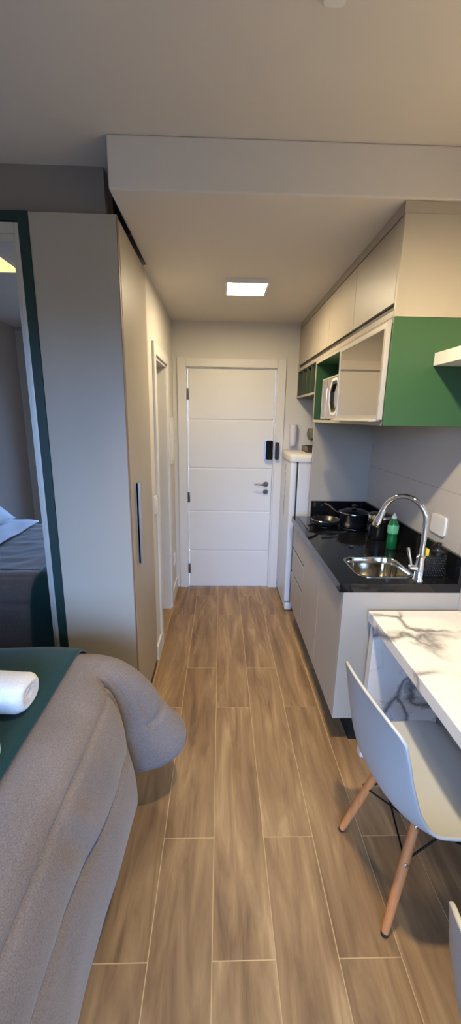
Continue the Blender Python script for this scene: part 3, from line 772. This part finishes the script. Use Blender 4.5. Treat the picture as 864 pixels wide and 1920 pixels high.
# comforter: perimeter sections swept from the top plane over the edge to the hem
ZT = .728
def foot_hem(y):
    return -.325+.012*math.sin(y*7)+.02*max(0, y-.8)
secs = []      # (inner xy, edge xy, hem xyz, shoulder push)
CORN = (-.475, 1.375)
for y in (.22, .34, .46, .58, .70, .82, .94, 1.04, 1.12, 1.18):
    secs.append(((-.62, y), (-.455, y), (foot_hem(y), y, .19+.05*max(0, (y-.75))), .085))
secs += [((-.62, 1.22), (-.455, 1.225), (-.330, 1.225, .225), .075),
         ((-.62, 1.25), (-.462, 1.262), (-.352, 1.262, .235), .055),
         ((-.62, 1.27), (-.470, 1.290), (-.345, 1.292, .25), .045),
         ((-.62, 1.29), (-.468, 1.318), (-.245, 1.315, .262), .075),
         ((-.62, 1.30), (-.462, 1.345), (-.172, 1.350, .285), .10),
         ((-.61, 1.305), (-.460, 1.370), (-.140, 1.405, .305), .11),
         ((-.60, 1.31), (-.465, 1.390), (-.150, 1.475, .315), .11),
         ((-.62, 1.31), (-.485, 1.405), (-.215, 1.530, .315), .10),
         ((-.66, 1.31), (-.52, 1.412), (-.32, 1.555, .31), .085),
         ((-.72, 1.31), (-.60, 1.415), (-.47, 1.545, .30), .07)]
for x in (-.72, -.90, -1.10, -1.30, -1.50, -1.66):
    secs.append(((x, 1.31), (x, 1.415), (x, 1.525+.012*math.sin(x*9), .30), .07))
def hermite_list(vals, per):
    out = []
    P = [vals[0]]+vals+[vals[-1]]
    for i in range(1, len(P)-2):
        for k in range(per):
            t = k/per; a, b_, c, d = P[i-1:i+3]
            out.append([.5*((2*B_)+(C_-A_)*t+(2*A_-5*B_+4*C_-D_)*t*t+(3*B_-A_-3*C_+D_)*t**3) for A_, B_, C_, D_ in zip(a, b_, c, d)])
    out.append(vals[-1]); return out
flat = [[*a, *e, *h, s] for a, e, h, s in secs]
dense = hermite_list(flat, 7)
NT_, NB_ = 10, 54
b = B(); rows = []
ns = len(dense)
for si, (ix, iy, ex, ey, hx_, hy_, hz_, sh) in enumerate(dense):
    I = Vector((ix, iy, ZT)); Ep = Vector((ex, ey, ZT-.004)); Hh = Vector((hx_, hy_, hz_))
    out = Vector((hx_-ex, hy_-ey, 0)); out = out.normalized() if out.length > 1e-4 else Vector((1, 0, 0))
    row = []
    for k in range(NT_): 
        q = k/NT_; p = I.lerp(Ep, q); p.z = ZT+.012*math.sin(q*PI); row.append((p, Vector((0, 0, 1)), -1))
    C1 = Ep+out*sh+Vector((0, 0, -.004)); bl = smooth(si/7.0, 12.4, 14)*smooth(19.5-si/7.0, 0, 2)
    C2 = Hh+Vector((0, 0, .26-.07*bl))-out*(.015+.085*bl)
    for k in range(NB_+1):
        v = k/NB_; m1 = (1-v)
        p = Ep*m1**3+C1*3*m1*m1*v+C2*3*m1*v*v+Hh*v**3
        tg = (C1-Ep)*3*m1*m1+(C2-C1)*6*m1*v+(Hh-C2)*3*v*v
        nn = (out*(-tg.z)+Vector((0, 0, 1))*tg.dot(out)).normalized()
        row.append((p, nn, v))
    rows.append(row)
vg = []
for si, row in enumerate(rows):
    s_ = si/7.0        # section index
    vr_ = []
    for p, nn, v in row:
        d = 0
        if v >= 0:
            y = p.y
            footw = smooth(12.4-s_, 0, 2.2)                      # 1 on the foot side
            v1 = .24; v2 = .58+.10*smooth(y, .7, 1.05)+.02*math.sin(y*9)
            d += footw*(-.020*math.exp(-((v-v1)/.016)**2)-.019*math.exp(-((v-v2)/.016)**2))
            d += footw*(.012*math.sin(PI*max(0, min(1, (v-v1)/(v2-v1)))) + .010*math.sin(PI*max(0, min(1, (v-v2)/(1-v2)))))
            # diagonal tension folds on the drop
            ph = (y-.78)*22-(v-.3)*6
            d += footw*.006*math.exp(-((y-.80)/.10)**2)*math.exp(-((v-.42)/.16)**2)*math.sin(ph*2)
            bell = smooth(s_, 12.5, 14)*smooth(20-s_, 0, 2)
            d += bell*(-.020*math.exp(-((v-.70)/.018)**2)+.006*math.sin(PI*min(1, v/.70))+.012*smooth(v, .74, .95))
            d += bell*(-.012)*math.exp(-((s_-16.6)/.22)**2)*smooth(v, .25, .4)*(1 if v < .72 else .3)
            farw = smooth(s_, 18.5, 20)
            d += farw*(-.014*math.exp(-((v-.55)/.03)**2)+.008*math.sin(PI*v))
            # gathers at the fold
            d += .015*math.exp(-((s_-11.8)/1.3)**2)*smooth(v, .10, .35)*math.sin(s_*5.2+v*2)
            d -= .012*smooth(v, .93, 1)
        q = p*3.1; d += .005*mn.noise(q)+.003*mn.noise(p*9)
        vr_.append(b.verts.new(p+nn*d))
    vg.append(vr_)
for a, c in zip(vg[:-1], vg[1:]):
    for k in range(len(a)-1):
        try: b.faces.new((a[k], a[k+1], c[k+1], c[k]))
        except ValueError: pass
# top field: every foot-side row runs on toward the head of the bed, with soft rumples
NXT = 44
def topz(x, y):
    k = smooth(-x, .98, 1.2)
    return ZT+k*(.007*mn.noise(Vector((x*4, y*11, 5)))+.006*mn.noise(Vector((x*9+y*6, y*9, 8))))+.003*mn.noise(Vector((x*3, y*3, 1)))
prev = None; nfoot = 14*7+1
for ri in range(nfoot+1):
    if ri < nfoot:
        st = vg[ri][0]; x0_, y0_ = rows[ri][0][0].x, rows[ri][0][0].y; fade = smooth(ri, 70, nfoot)
    else:
        st = vg[nfoot+6][0]; x0_, y0_ = rows[nfoot+6][0][0].x, 1.318; fade = 1
    line = [st]
    for k in range(1, NXT+1):
        x = x0_+(-1.66-x0_)*k/NXT; line.append(b.verts.new((x, y0_, topz(x, y0_)-.0015*(ri == nfoot))))
    if prev:
        for k in range(NXT):
            q = [prev[k], prev[k+1], line[k+1], line[k]]
            if len(set(q)) == 4:
                try: b.faces.new(q)
                except ValueError: pass
    prev = line
cf = obj('comforter', b, M['comforter'], None, 180)
sd = cf.modifiers.new('thick', 'SOLIDIFY'); sd.thickness = .022; sd.offset = -1
tag(cf, 'thick grey quilted comforter draped over the bed and its corner', 'comforter')

# runner along the foot, folded over the far side (seen in the mirror)
def runner():
    b = B(); x1, x0 = -.568, -1.10
    NXX, prof = 22, []
    for k in range(23): prof.append((.20+(1.30-.20)*k/22, ZT+.026))
    e, h, c1, c2 = Vector((1.37, ZT-.006)), Vector((1.525, .30)), Vector((1.495, ZT-.004)), Vector((1.51, .56))
    for k in range(1, 25):
        v = k/24; m1 = 1-v; p = e*m1**3+c1*3*m1*m1*v+c2*3*m1*v*v+h*v**3
        tg = (c1-e)*3*m1*m1+(c2-c1)*6*m1*v+(h-c2)*3*v*v; tg.normalize()
        p = p+Vector((-tg.y, tg.x))*(.030); prof.append((p.x, p.y))
    g = []
    for (y, z) in prof:
        row = []
        for i in range(NXX+1):
            q = i/NXX; x = x1+(x0-x1)*q
            e = .008*(abs(q*2-1)**10)
            row.append(b.verts.new((x, y+.004*mn.noise(Vector((x*6, z*7, 3))), z-e+.005*mn.noise(Vector((x*5, y*5, 0))))))
        g.append(row)
    for a, c in zip(g[:-1], g[1:]):
        for i in range(NXX): b.faces.new((a[i], a[i+1], c[i+1], c[i]))
    o = obj('bed_runner', b, M['runner'], None, 180); s = o.modifiers.new('t', 'SOLIDIFY'); s.thickness = .008; s.offset = 1
    tag(o, 'dark teal velvet runner laid across the foot of the grey comforter', 'bed runner')
runner()
# head of the bed: folded sheet, pillows (seen in the mirror)
def rumple(name, x0, x1, y0, y1, z, th, mat, label, cat, amp=.008):
    b = B(); NX, NY = 20, 30; g = []
    for j in range(NY+1):
        row = []
        for i in range(NX+1):
            x = x0+(x1-x0)*i/NX; y = y0+(y1-y0)*j/NY
            row.append(b.verts.new((x+.012*mn.noise(Vector((y*4, i*.1, 1))), y, z+amp*mn.noise(Vector((x*7, y*7, 2)))+(0.012*math.sin(PI*i/NX)))))
        g.append(row)
    for j in range(NY):
        for i in range(NX): b.faces.new((g[j][i], g[j+1][i], g[j+1][i+1], g[j][i+1]))
    o = obj(name, b, mat, None, 180); s = o.modifiers.new('t', 'SOLIDIFY'); s.thickness = th; s.offset = 1
    return tag(o, label, cat)
rumple('sheet', -1.95, -1.615, .25, 1.40, ZT+.022, .012, M['linen'], 'white sheet folded back at the head of the bed, in the mirror', 'sheet', .01)
def pillow(x, y, z, tilt, label):
    b = B(); N = 24; L, Wd, T = .34, .24, .09; vt = {}
    for sgn in (1, -1):
        for i in range(N+1):
            for j in range(N+1):
                u, v = -1+2*i/N, -1+2*j/N
                if sgn < 0 and (abs(u) == 1 or abs(v) == 1): vt[sgn, i, j] = vt[1, i, j]; continue
                h = T*(1-abs(u)**2.6)**.6*(1-abs(v)**2.6)**.6 if abs(u) < 1 and abs(v) < 1 else 0
                k1 = 1-.08*(1-v*v)*abs(u)**3; k2 = 1-.08*(1-u*u)*abs(v)**3
                p = Vector((v*Wd*k2, u*L*k1, sgn*h))
                vt[sgn, i, j] = b.verts.new(p)
        for i in range(N):
            for j in range(N):
                q = [vt[sgn, i, j], vt[sgn, i+1, j], vt[sgn, i+1, j+1], vt[sgn, i, j+1]]
                b.faces.new(q if sgn > 0 else q[::-1])
    bmesh.ops.rotate(b, verts=b.verts, cent=(0, 0, 0), matrix=Matrix.Rotation(tilt, 3, 'Y'))
    bmesh.ops.translate(b, verts=b.verts, vec=(x, y, z))
    tag(obj('pillow', b, M['linen'], None, 180), label, 'pillow', 'pillows at the head of the bed')
pillow(-1.99, .62, .935, .62, 'white pillow leaning at the head of the bed, nearer the window')
# towels
def towel(x0, x1, y, rot, label, r=(.062, .050), seed=1, z=None):
    b = B(); z = ZT+.040 if z is None else z; rings = []; N = 40; NXX = 34
    for i in range(NXX+1):
        q = i/NXX; e = 1-.22*max(0, (q-.93)/.07)**2 if q > .93 else 1
        x = x0+(x1-x0)*q; ring = []
        for k in range(N):
            a = 2*PI*k/N
            ca, sa = math.cos(a), math.sin(a)
            yy = r[0]*math.copysign(abs(ca)**.75, ca)*e; zz = r[1]*math.copysign(abs(sa)**.75, sa)*e
            # layer creases of the roll
            w_ = 1+.035*math.sin(a*3+seed)-.05*math.exp(-((a-2.7)/.10)**2)+.03*mn.noise(Vector((x*14, ca*2, sa*2+seed)))
            ring.append(Vector((x, y+yy*w_, z+r[1]+zz*w_)))
        rings.append(ring)
    # spiral-ish end: inset rings
    for f, dx in ((.80, .004), (.62, -.004), (.45, .003), (.25, -.003)):
        c = sum(rings[NXX], Vector())/N
        rings.append([c+(p-c)*f+Vector((dx, 0, 0)) for p in rings[NXX]])
    ring_loft(b, rings)
    c = Vector((x1, y, 0)); bmesh.ops.rotate(b, verts=b.verts, cent=c, matrix=Matrix.Rotation(rot, 3, 'Z'))
    return tag(obj('rolled_towel', b, M['towel'], None, 180), label, 'towel', 'white towels on the bed runner')
towel(-1.02, -.60, 1.075, math.radians(-4), 'rolled white towel on teal runner, farther from the camera', (.066, .050))
towel(-.98, -.585, .835, math.radians(5), 'rolled white towel at left picture edge, nearest the camera', (.062, .050), 4)
# curtain by the window (seen in the mirror)
def curtain(x0, x1, y, label):
    b = B(); N = 90; rows_ = []
    for z in (.02, .6, 1.2, 1.8, 2.4, 2.60):
        rows_.append([b.verts.new((x0+(x1-x0)*i/N, y+.032*math.sin(i/N*(x1-x0)/.055*PI)*(1 if z < 2.5 else .6), z)) for i in range(N+1)])
    for a, c in zip(rows_[:-1], rows_[1:]):
        for i in range(N): b.faces.new((a[i], a[i+1], c[i+1], c[i]))
    o = obj('curtain', b, M['curtain'], None, 180); tag(o, label, 'curtain', 'window curtains')
curtain(-2.24, -1.88, YB+.07, 'dark plum curtain gathered beside the window, seen in the mirror')
tag(obj('curtain_rod', tube(B(), [(RX+.02, YB+.07, 2.615), (XR-.02, YB+.07, 2.615)], .010, 12), M['alu'], None, 40), 'slim metal curtain rod above the window', 'curtain rod')

# ------------------------------------------------------------------ world, daylight
wd = bpy.data.worlds.new('World'); scene.world = wd; wd.use_nodes = True
nt = wd.node_tree; bg = nt.nodes['Background']
tc = nt.nodes.new('ShaderNodeTexCoord'); sx = nt.nodes.new('ShaderNodeSeparateXYZ'); rp = nt.nodes.new('ShaderNodeValToRGB')
nt.links.new(tc.outputs['Generated'], sx.inputs[0]); nt.links.new(sx.outputs[2], rp.inputs[0]); nt.links.new(rp.outputs[0], bg.inputs[0])
rp.color_ramp.elements[0].position = 0.0; rp.color_ramp.elements[0].color = (.035, .045, .06, 1)
rp.color_ramp.elements[1].position = .06; rp.color_ramp.elements[1].color = (.32, .53, 1, 1)
bg.inputs[1].default_value = 9.5
pl = bpy.data.lights.new('window_portal', 'AREA'); pl.shape = 'RECTANGLE'; pl.size = wx1-wx0; pl.size_y = wz1-wz0
pl.cycles.is_portal = True
po = bpy.data.objects.new('window_portal', pl); COL.objects.link(po); po.location = ((wx0+wx1)/2, YB-.10, (wz0+wz1)/2); po.rotation_euler = (PI/2, 0, 0)
# lamp points along -Z; rotated so -Z looks to +Y (into the room)

sl = bpy.data.lights.new('table_lamp', 'SPOT'); sl.spot_size = math.radians(130); sl.spot_blend = .95; sl.shadow_soft_size = .045; sl.energy = 78; sl.color = (1, .82, .52)
so = bpy.data.objects.new('table_lamp', sl); COL.objects.link(so); so.location = (.29, .80, ZR-.06); so.rotation_euler = Vector((.38, .20, -1)).to_track_quat('-Z', 'Y').to_euler()
# ------------------------------------------------------------------ camera (solved from the photo's vanishing points)
f, pt, yw, rl = 725.4, .2400, .0275, .0157
c, s = math.cos(yw), math.sin(yw)
fw = Vector((s*math.cos(pt), c*math.cos(pt), -math.sin(pt))); r = Vector((c, -s, 0)); u = r.cross(fw)
r2 = r*math.cos(rl)+u*math.sin(rl); u2 = -r*math.sin(rl)+u*math.cos(rl)
cam = bpy.data.cameras.new('Camera'); cam.sensor_fit = 'VERTICAL'; cam.sensor_height = 36; cam.lens = 36*f/1920; cam.clip_start = .02
co = bpy.data.objects.new('Camera', cam); COL.objects.link(co)
co.matrix_world = Matrix((( r2.x, u2.x, -fw.x, 0), (r2.y, u2.y, -fw.y, 0), (r2.z, u2.z, -fw.z, 1.68), (0, 0, 0, 1)))
scene.camera = co
scene.view_settings.view_transform = 'Standard'
scene.view_settings.look = 'None'
scene.view_settings.exposure = 1.1
scene.cycles.max_bounces = 10
scene.cycles.sample_clamp_indirect = 6
